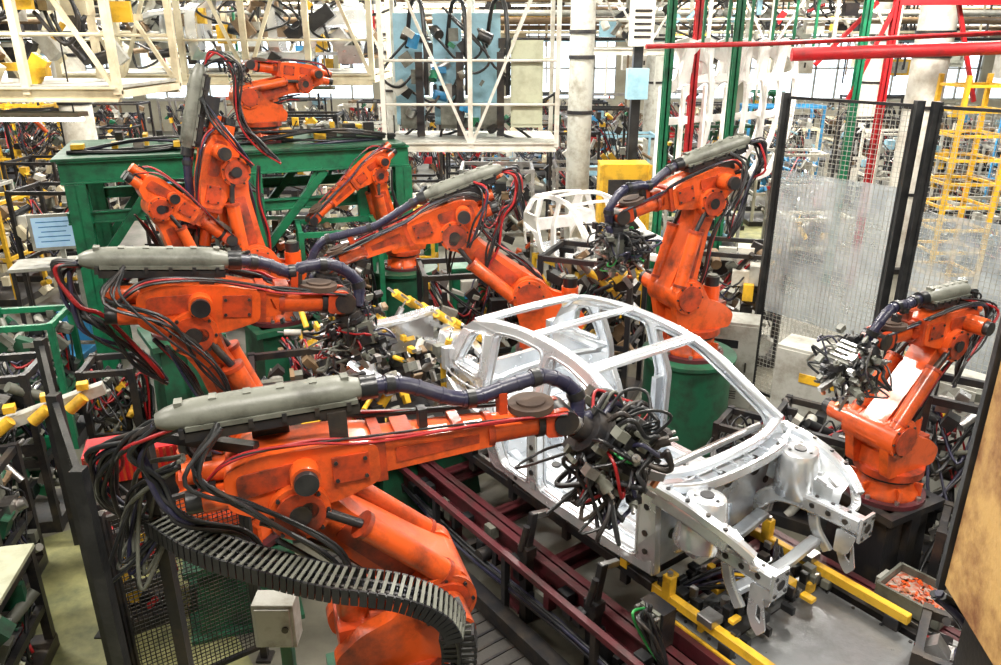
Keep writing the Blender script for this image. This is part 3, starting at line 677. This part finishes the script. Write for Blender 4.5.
clutter_machine('clamping_fixture',2.95,6.35,-.6,.8,.7,1.05,45,[DRK,BLK,GRY,STL,DRK,BLK,GRL],110,fm=DRK,k=.7)
clutter_machine('clamping_fixture',2.35,6.6,-.6,.45,.45,.9,46,[DRK,BLK,GRY,STL,DRK],60,fm=DRK,k=.7)
clutter_machine('welding_controller_rack',-4.5,6.3,.2,.7,.6,1.6,5,[GRN,DRK,GRY,STL,GRD,BLK],90,fm=DRK,k=.8)
clutter_machine('welding_controller_rack',-5.2,7.9,.2,.8,.7,1.5,6,[DRK,GRL,GRY,STL,GRD,BLK],80,fm=GRN,k=.8)
clutter_machine('welding_controller_rack',-3.9,7.1,.2,.5,.5,1.3,48,[DRK,GRL,GRY,STL,BLK,YEL],80,fm=DRK,k=.8)
clutter_machine('clamping_fixture',-2.85,5.0,.5,.5,.5,.95,7,[YEL,DRK,BLK,STL,RED,BLK],60,fm=DRK,k=.8)
clutter_machine('clamping_fixture',-3.7,4.1,.2,.9,.9,.9,44,[BEI,DRK,GRL,STL,GRY,BLK,DRK,GRD],110,fm=DRK,k=.8,top=BEI)
clutter_machine('clamping_fixture',-4.3,5.2,.2,.8,.7,1.2,47,[DRK,GRL,STL,GRY,BLK,DRK,GRD,BRN],110,fm=DRK,k=.8)
clutter_machine('clamping_fixture',-2.55,3.1,.2,.5,.5,.9,49,[DRK,GRL,STL,GRY,BLK,DRK,GRD,BRN],60,fm=DRK,k=.9)
clutter_machine('valve_station',3.75,5.55,-.6,.6,.6,1.7,8,[DRK,GRY,STL,BLK,GRL,BLK],80,fm=DRK,k=.8)
clutter_machine('valve_station',2.75,3.55,-.6,.55,.5,1.0,9,[DRK,GRY,STL,BLK,DRK],70,fm=DRK,k=.8)
clutter_machine('valve_station',3.35,4.6,-.6,.4,.45,1.1,10,[DRK,GRY,STL,BLK,DRK,GRD],70,fm=DRK,k=.8)
m=M('pneumatic_clamp_arm');m.push(TR(-3.85,5.9,-.22)@RZ(rd(25)))
m.box((0,0,.91),(.08,.08,1.38),DRK);m.beam((-.6,0,1.45),(.45,0,1.7),.10,.10,GRL)
for i in range(3):m.cyl((-.40+.28*i,-.10,1.48+.05*i),(-.27+.28*i,-.10,1.58+.05*i),.05,YEL,n=14);m.box((-.27+.28*i,-.04,1.66+.05*i),(.09,.09,.06),YEL)
m.pop();m.done(.005)
m=M('red_parts_bin');m.push(TR(-3.1,5.75,0)@RZ(rd(20)))
m.box((0,0,1.0),(.75,.35,.26),RED);
for i in range(14):m.box((-.35+.054*i,-.18,1.0),(.022,.02,.24),ORG2)
m.box((0,0,.43),(.6,.3,.86),DRK);m.pop();m.done()

# ================================================================= GREEN STEEL PLATFORM
m=M('green_steel_platform');ax=V((.93,.36,0)).normalized();m.push(basis((-4.95,8.9,0),ax,V((-ax.y,ax.x,0)),(0,0,1)))
Lp=4.0
for y in(0,1.7):
    m.ibeam((-.1,y,2.88),(Lp,y,2.88),.16,.26,GRN)
    m.ibeam((-.1,y,2.35),(Lp,y,2.35),.10,.14,GRN)
    for x in(.05,2.0,Lp-.1):
        m.ibeam((x,y,0),(x,y,2.75),.22,.22,GRN,up=(0,1,0));m.box((x,y,.02),(.35,.35,.04),GRN)
    for x in(.7,1.3,2.6,3.2):m.beam((x,y,2.4),(x+.2,y,2.78),.05,.05,GRN)
    m.beam((2.0,y,1.7),(2.9,y,2.75),.1,.1,GRN);m.beam((.1,y,1.7),(.9,y,2.75),.1,.1,GRN)
for x in(.05,1.0,2.0,3.0,Lp-.1):m.ibeam((x,0,2.88),(x,1.7,2.88),.12,.2,GRN)
m.box((1.9,.85,3.03),(4.1,1.9,.03),GRD)
m.box((3.4,-.12,2.3),(.25,.15,.45),GRN)
for i in range(40):m.box((R.uniform(0,3.9),R.uniform(.2,1.7),3.05+.08),(R.uniform(.05,.2),R.uniform(.05,.3),R.uniform(.05,.18)),R.choice([DRK,GRY,YEL,BLK,STL]))
m.cables([(0,.3,3.08),(1,.2,3.15),(2,.5,3.08),(3,.2,3.15),(3.9,.4,3.08)],8,.1,.02,[BLK,HOSE,REDC,DRK],R)
m.pop();m.done(.004,1)

# ================================================================= OVERHEAD GANTRIES
def gantry(name,x0,x1,y0,y1,z0,z1,mat,bays,s_=.09,diag=True,deck=True,rail=True):
    m=M(name)
    for y in(y0,y1):
        m.ibeam((x0,y,z0),(x1,y,z0),s_*1.4,s_*2,mat)
        m.beam((x0,y,z1),(x1,y,z1),s_,s_,mat)
        for i in range(bays+1):
            x=x0+(x1-x0)*i/bays;m.beam((x,y,z0),(x,y,z1),s_,s_,mat)
            if diag and i<bays:
                xn=x0+(x1-x0)*(i+1)/bays
                if i%2:m.beam((x,y,z0),(xn,y,z1),s_*.6,s_*.6,mat)
                else:m.beam((x,y,z1),(xn,y,z0),s_*.6,s_*.6,mat)
        if rail:
            for z in(z0+.55,z0+1.1):m.tube([(x0,y,z),(x1,y,z)],.02,mat,k=1)
    for i in range(bays+1):
        x=x0+(x1-x0)*i/bays
        for z in(z0,z1):m.beam((x,y0,z),(x,y1,z),s_,s_,mat)
    if deck:m.box(((x0+x1)/2,(y0+y1)/2,z0+s_),(x1-x0,y1-y0,.03),GRL)
    for x in(x0,x1):
        for y in(y0,y1):m.beam((x,y,z1),(x,y,7.6),.05,.05,mat)
    return m
def fill(m,x0,x1,y0,y1,z0,z1,n,mats,a=.1,b=.5):
    for i in range(n):
        c=V((R.uniform(x0,x1),R.uniform(y0,y1),R.uniform(z0,z1)))
        q=R.random()
        if q<.55:m.box(c,(R.uniform(a,b),R.uniform(a,b)*.6,R.uniform(a,b)),R.choice(mats),rot=MX.Rotation(R.choice([0,0,.6,-.6]),3,'Y'))
        elif q<.8:
            e=V((R.uniform(-1,1),R.uniform(-.3,.3),R.uniform(-1,1))).normalized()*R.uniform(a,b);m.cyl(c,c+e,R.uniform(.03,.08),R.choice(mats),n=10)
        else:
            m.tube([c,c+V((R.uniform(-.4,.4),0,-.3)),c+V((R.uniform(-.6,.6),0,-.1)),c+V((R.uniform(-.8,.8),0,.4))],.02,R.choice([BLK,DRK,BLK]),n=6)
m=gantry('overhead_maintenance_cage',-1.55,.75,10.6,11.9,2.95,5.6,WHT,2,s_=.06)
m.box((.35,10.85,3.75),(.42,.35,1.1),BEI);m.box((.35,10.67,3.75),(.37,.02,1.02),BEI)
for x in(-1.3,-.75,-.2):
    m.box((x,11.6,3.9),(.4,.1,1.5),LBL);m.tube([(x,11.4,4.2),(x+.1,11.2,4.75),(x+.25,11.0,4.75),(x+.3,10.9,4.2),(x+.3,10.9,3.6)],.03,BLK,n=8)
    m.box((x+.2,11.0,3.6),(.1,.1,1.1),DRK);m.box((x+.05,11.1,3.3),(.25,.2,.3),GRY)
fill(m,-1.4,.1,10.9,11.7,3.15,4.4,60,[DRK,GRY,BLK,STL,BLU,DRK,GRN,GRL],.04,.2)
m.done()
m=gantry('overhead_conveyor_gantry',-6.4,-3.75,7.9,9.4,3.8,5.4,CRM,3,s_=.07)
fill(m,-6.3,-3.9,8.0,9.2,4.0,5.0,60,[GRY,YEL,DRK,GRL,BLK,CRM,BRN,STL],.06,.3)
m.done()
m=gantry('overhead_conveyor_gantry',-6.5,-1.9,12.0,14.0,3.75,6.0,CRM,5,s_=.08)
fill(m,-6.4,-2,12.1,13.9,4.0,5.6,150,[GRY,YEL,DRK,STL,BLK,GRL,BRN,BRN,DRK],.06,.4)
m.done()
m=gantry('overhead_conveyor_gantry',1.5,7.2,15.0,16.5,4.1,6.0,WHT,5,s_=.06)
fill(m,1.6,7.1,15.1,16.4,4.3,5.8,110,[GRY,LBL,DRK,STL,BLK,GRL,RED,WHT],.06,.35)
m.done()
for x,y,z,w in((-5.0,8.6,3.5,1.0),(-3.2,12.6,3.55,1.2),(-7,15,4.6,1.4),(-1,18,5,1.4),(3.5,20,5,1.4),(7,18,5,1.4),(-5.5,22,5.2,1.4),(1,26,5.3,1.4),(8,24,5,1.4),(-10,20,5,1.4)):
    m=M('fluorescent_strip_light')
    m.box((x,y,z+.05),(w,.22,.05),WHT);m.cyl((x-w*.47,y-.05,z),(x+w*.47,y-.05,z),.02,LMP,n=8);m.cyl((x-w*.47,y+.05,z),(x+w*.47,y+.05,z),.02,LMP,n=8)
    for k in(-1,1):m.beam((x+k*w*.4,y,z+.07),(x+k*w*.4,y,7.6),.012,.012,DRK)
    m.done()
def side_only(m,mat,sg=1):
    fn=sidefn(sg);m.plate([outer,h1,h2,h3],fn,mat)
def simple_shell(T,mat,mat2):
    m=M('car_body_shell');m.push(T)
    for sg in(1,-1):side_only(m,mat,sg)
    for x,z in((0,1.19),(-.62,1.265),(-1.33,1.18)):m.sweep([(x,-.56,z),(x+.03,0,z+.04),(x,.56,z)],.12,.04,mat,k=4)
    m.box((-.3,0,.1),(2.4,1.2,.04),mat2);m.box((.82,0,.40),(.03,1.3,.5),mat2);m.box((-1.745,0,.45),(.05,1.2,.26),mat)
    m.sweep([(.76,-.66,.75),(.86,0,.74),(.76,.66,.75)],.1,.06,mat,k=4)
    for sg in(1,-1):
        m.sweep([(.8,sg*.68,.7),(1.3,sg*.66,.65),(1.6,sg*.58,.5)],.08,.08,mat,k=4);m.sweep([(.8,sg*.45,.3),(1.6,sg*.46,.38)],.1,.14,mat,k=1)
        m.revolve((1.06,sg*.53,.38),(0,0,1),[(0,.17),(.2,.15),(.33,.12),(.335,.045)],mat2,n=16)
    m.pop();m.done()
simple_shell(TR(-3.9,12.9,4.0)@RZ(rd(-170)),ZNC,ZND)
for i in range(6):
    m=M('car_side_panel');m.push(TR(2.75+.42*i,11.9+.24*i,2.75)@RZ(rd(34+3*i))@MX.Rotation(rd(90),4,'Y')@MX.Scale(.88,4))
    side_only(m,PNK,1)
    m.sweep([(.8,.66,.1),(.3,.66,.07),(-1,.66,.08)],.06,.1,PNK,k=2)
    m.pop();m.done()
m=M('side_panel_hanger_rail');m.ibeam((2.4,11.9,5.2),(6.2,13.9,5.2),.12,.18,GRN)
for i in range(6):m.beam((3.0+.42*i,12.2+.24*i,4.2),(3.0+.42*i,12.2+.24*i,5.15),.04,.04,GRN)
for x,y in((2.45,11.9),(3.6,12.5),(6.1,13.85)):m.ibeam((x,y,0),(x,y,5.1),.12,.12,GRN)
m.done()
simple_shell(TR(1.42,11.5,1.1)@RZ(rd(-62))@MX.Scale(.76,4),PNK,ZNC)
clutter_machine('body_buffer_stand',1.35,11.6,rd(-62),2.0,.9,1.05,31,[YEL,DRK,GRN,STL,BLK],60,fm=YEL)

# ================================================================= RED PIPEWORK
m=M('red_overhead_pipework')
m.tube([(1.95,11.0,4.22),(3.6,11.4,4.25),(10,12.6,4.5)],.035,RED,n=10,k=1)
m.tube([(3.2,9.0,4.15),(9.0,8.2,4.35)],.07,RED,n=12,k=1)
m.tube([(3.4,12.8,5.0),(11,13.5,5.0)],.06,RED,n=10,k=1)
for x,y,h in((3.05,12.8,5.4),(6.6,13.9,7.5),(9.8,13.5,7.5)):
    m.ibeam((x,y,0),(x,y,h),.11,.11,RED)
m.beam((6.0,13.9,3.3),(6.6,13.9,4.9),.06,.06,RED);m.beam((8.2,13.9,3.3),(7.6,13.9,4.9),.06,.06,RED)
m.beam((5.4,14,3.9),(6.4,14.2,4.9),.06,.06,RED);m.beam((6.6,13.9,4.9),(9.8,13.6,4.9),.1,.12,RED)
m.done()
cols=((1.38,13.9,.21,GRL),(7.9,15.0,.32,WHT),(-2.6,20,.25,GRL),(4.6,24,.3,GRL),(-8.5,16,.3,WHT),(11,24,.3,WHT))
for x,y,r,mt in cols:
    m=M('building_column');m.cyl((x,y,0),(x,y,7.9),r,mt,n=28);m.box((x,y,.05),(r*3,r*3,.1),DRK)
    for z in(1.5,3.1,4.0,4.4):m.cyl((x,y,z),(x,y,z+.06),r*1.08,DRK,n=28)
    m.done()
m=M('electrical_box_on_post');m.box((2.35,14.0,2.6),(.16,.16,5.2),BLK);m.box((2.35,13.8,4.6),(.38,.25,.8),WHT)
for i in range(5):m.box((2.35,13.67,4.35+.1*i),(.28,.01,.04),DRK)
m.box((2.33,13.8,3.6),(.35,.25,.5),LBL);m.done(.006)
m=M('yellow_ladder_cage');lx,ly=4.95,8.55
for x in(lx,lx+.55):
    for y in(ly,ly+.55):m.beam((x,y,0),(x,y,3.95),.045,.045,YEL)
for i in range(15):
    z=.2+i*.26
    m.beam((lx,ly,z),(lx+.55,ly,z),.03,.03,YEL);m.beam((lx,ly+.55,z),(lx+.55,ly+.55,z),.03,.03,YEL);m.beam((lx,ly,z),(lx,ly+.55,z),.03,.03,YEL);m.beam((lx+.55,ly,z),(lx+.55,ly+.55,z),.03,.03,YEL)
m.done()
m=M('yellow_machine_guard');m.box((2.05,13.0,1.2),(.8,.5,2.4),YEL);m.box((2.05,12.74,1.4),(.55,.03,1.5),DRK)
for x in(1.65,2.45):m.box((x,12.68,1.2),(.05,.05,2.4),YEL)
m.done(.006)

# ================================================================= LEFT: operator desk
m=M('operator_desk');m.push(TR(-6.4,10.9,0)@RZ(.3))
m.box((0,0,1.25),(1.3,.6,.05),GRL);
for x in(-.6,.6):
    for y in(-.25,.25):m.box((x,y,.61),(.05,.05,1.23),DRK)
m.box((.4,0,.65),(.4,.5,1.1),GRL);m.pop();m.done(.004,1)
m=M('computer_monitor');m.push(TR(-6.35,10.85,1.28)@RZ(.3));m.box((0,.05,.02),(.25,.2,.03),GRL);m.box((0,.05,.12),(.06,.06,.2),GRL);m.box((0,0,.45),(.72,.05,.52),GRL);m.box((0,-.027,.45),(.63,.004,.43),SCR)
for i in range(5):m.box((-.05,-.03,.6-.07*i),(.42-.05*(i%3),.003,.015),BLU)
m.pop();m.done(.005)
m=M('office_chair');m.push(TR(-5.6,9.3,0));
for i in range(5):
    a=i*2*pi/5;m.beam((0,0,.1),(math.cos(a)*.3,math.sin(a)*.3,.06),.04,.04,BLK);m.cyl((math.cos(a)*.3,math.sin(a)*.3-.02,.03),(math.cos(a)*.3,math.sin(a)*.3+.02,.03),.03,BLK,n=10)
m.cyl((0,0,.1),(0,0,.45),.03,DRK,n=10);m.box((0,0,.48),(.45,.45,.08),BLU);m.box((0,.22,.78),(.42,.06,.4),BLU);m.beam((0,.2,.45),(0,.25,.7),.04,.02,DRK);m.pop();m.done(.01)

# ================================================================= BACKGROUND RACKS / MACHINES
bgm=[[WHT,LBL,BLU,GRL,STL,DRK,BLK],[CRM,YEL,DRK,GRY,BRN,WHT,BLK],[GRL,RED,DRK,WHT,STL,BRN,BLK],[GRN,GRL,DRK,STL,YEL,BLK,GRD],[WHT,GRL,LBL,STL,DRK,CRM,BRN],[BRN,DRK,BLK,ORG,STL,GRY]]
rb=random.Random(77);names=['storage_rack','welding_machine','assembly_fixture','parts_rack']
placed=[]
for i in range(120):
    for t_ in range(40):
        y=rb.uniform(12,31);x=rb.uniform(-.74,.74)*y
        w=rb.uniform(1.0,2.4);d=rb.uniform(.7,1.2)
        if all(abs(x-a)>(w+b)/2+.1 or abs(y-c)>(d+e)/2+.2 for a,c,b,e in placed+[(1.4,13.9,.6,.6),(7.9,15,.9,.9),(2.35,14,.4,.4),(2.05,13,1.1,1),(-2.6,20,.8,.8),(4.6,24,.8,.8),(-8.5,16,.8,.8),(11,24,.8,.8),(3.05,12.8,.3,.3),(7.6,13.9,2.6,.3),(9.8,13.5,.3,.3),(4.2,12.75,4,2.2),(-6,11,1.5,1.2),(1.3,11.6,3.2,2.6)]):
            placed.append((x,y,w,d))
            clutter_machine(names[i%4],x,y,0,w,d,rb.uniform(1.1,2.2) if y<18 else rb.uniform(1.3,2.8),100+i,bgm[rb.randrange(6)],56,k=.8);break
def clear_y(y):return all(abs(y-c[1])>.5 for c in cols)
def clear_x(x):return all(abs(x-c[0])>.5 for c in cols)
for i in range(30):
    y=rb.uniform(14.5,36);z=rb.uniform(4.3,6.8);mt=rb.choice([WHT,GRL,STL,LBL,CRM,GRN,BRN,DRK,DRK,BRN])
    if not clear_y(y):continue
    m=M('overhead_pipe');m.tube([(-28,y,z),(28,y,z)],rb.uniform(.03,.09),mt,n=8,k=1);m.done()
for i in range(14):
    x=rb.uniform(-18,18);z=6.85
    if not clear_x(x):continue
    m=M('overhead_pipe');m.tube([(x,17,z),(x,37,z)],rb.uniform(.03,.08),rb.choice([WHT,GRL,STL,CRM,BLU,DRK,BRN]),n=8,k=1);m.done()
for i in range(80):
    y=rb.uniform(17,36);x=rb.uniform(-.7,.7)*y
    m=M('hanger_post');m.beam((x,y,rb.uniform(2.5,4.5)),(x,y,7.5),.05,.05,rb.choice([WHT,GRL,GRN,RED,DRK,CRM,DRK,BRN,BRN]));m.done()
for i in range(46):
    y=rb.uniform(20,35);x=rb.uniform(-.65,.65)*y;z=rb.uniform(3.4,6.4);a=rb.uniform(.5,2.0);b=rb.uniform(.3,1.0);mt=rb.choice([LBL,BLU,WHT,CRM,GRL,DRK,YEL,BRN,BRN,GRY,DRK])
    m=M('overhead_equipment_box')
    m.box((x,y,z),(a,.5,b),mt);m.box((x,y-.26,z),(a*.8,.02,b*.7),rb.choice([mt,DRK,GRL]));m.box((x+a*.3,y-.28,z),(.06,.04,b*.3),DRK);m.beam((x-a*.3,y,z),(x-a*.3,y,7.5),.05,.05,DRK);m.beam((x+a*.3,y,z),(x+a*.3,y,7.5),.05,.05,DRK)
    m.done()

# ================================================================= ROOM SHELL
m=M('floor');m.box((0,18,-.05),(60,44,.1),FLR);m.done()
m=M('floor_marking_walkway');m.push(TR(-2.6,4.3,0)@RZ(rd(-53)));m.box((.2,-.6,.004),(5,2.6,.008),FLY);m.pop();m.box((5,24,.004),(3,16,.008),FLY);m.done()
m=M('floor_grating');m.push(CT(0));m.box((0,-1.5,.01),(6,.7,.02),FLG);
for i in range(50):m.box((-2.9+i*.12,-1.5,.024),(.02,.66,.01),DRK)
m.pop();m.done()
m=M('ceiling');m.box((0,18,8.05),(60,44,.1),CEIL)
m.done()
m=M('roof_trusses')
for y in range(2,40,6):
    m.ibeam((-30,y,7.7),(30,y,7.7),.2,.3,GRL);m.beam((-30,y,6.95),(30,y,6.95),.12,.12,GRL)
    for i in range(40):m.beam((-30+1.5*i,y,6.95 if i%2 else 7.6),(-28.5+1.5*i,y,7.6 if i%2 else 6.95),.06,.06,GRL)
m.done()
m=M('wall_back')
m.box((0,40.1,.75),(60,.2,1.5),WALLM);m.box((0,40.1,7.7),(60,.2,.6),WALLM)
for i in range(11):m.box((-30+6*i,40.1,4.5),(.6,.2,6),WALLM)
m.done()
for i in range(10):
    m=M('window_%d'%(i+1));x0=-29.7+6*i
    for k in range(6):m.box((x0+5.4*k/5,40.1,4.45),(.08,.1,5.9),GRL)
    for k in range(5):m.box((x0+2.7,40.1,1.55+5.8*k/4),(5.4,.1,.08),GRL)
    m.done()
for nm,x in(('wall_left',-30.1),('wall_right',30.1)):
    m=M(nm);m.box((x,18,4),(.2,44,8),WALLM);m.done()
m=M('wall_front');m.box((0,-4.1,4),(60,.2,8),WALLM);m.done()

# ================================================================= LIGHT
def area(name,loc,sx,sy,pw,col=(1,.95,.86),rot=(0,0,0)):
    l=bpy.data.lights.new(name,'AREA');l.shape='RECTANGLE';l.size=sx;l.size_y=sy;l.energy=pw;l.color=col
    o=bpy.data.objects.new(name,l);o.location=loc;o.rotation_euler=rot;bpy.context.collection.objects.link(o);return o
for x in(-6,0,6):
    for y,pw in((1.5,400),(6.5,480),(12.5,720)):
        area('ceiling_light',(x,y,6.8),2.6,.5,pw)
for x in(-14,-3,8,19):
    for y in(20,31):
        area('ceiling_light',(x,y,6.8),5,2,2000)
w=bpy.data.worlds.new('World');bpy.context.scene.world=w;w.use_nodes=True
bg=w.node_tree.nodes['Background'];bg.inputs['Color'].default_value=(.8,.9,1,1);bg.inputs['Strength'].default_value=2.6

cam=bpy.data.cameras.new('camera');co=bpy.data.objects.new('camera',cam);bpy.context.collection.objects.link(co)
cam.sensor_width=36;cam.lens=770/1001*36;cam.clip_end=200
co.location=(0,0,4.3);co.rotation_euler=(rd(90-20.8),0,0)
bpy.context.scene.camera=co
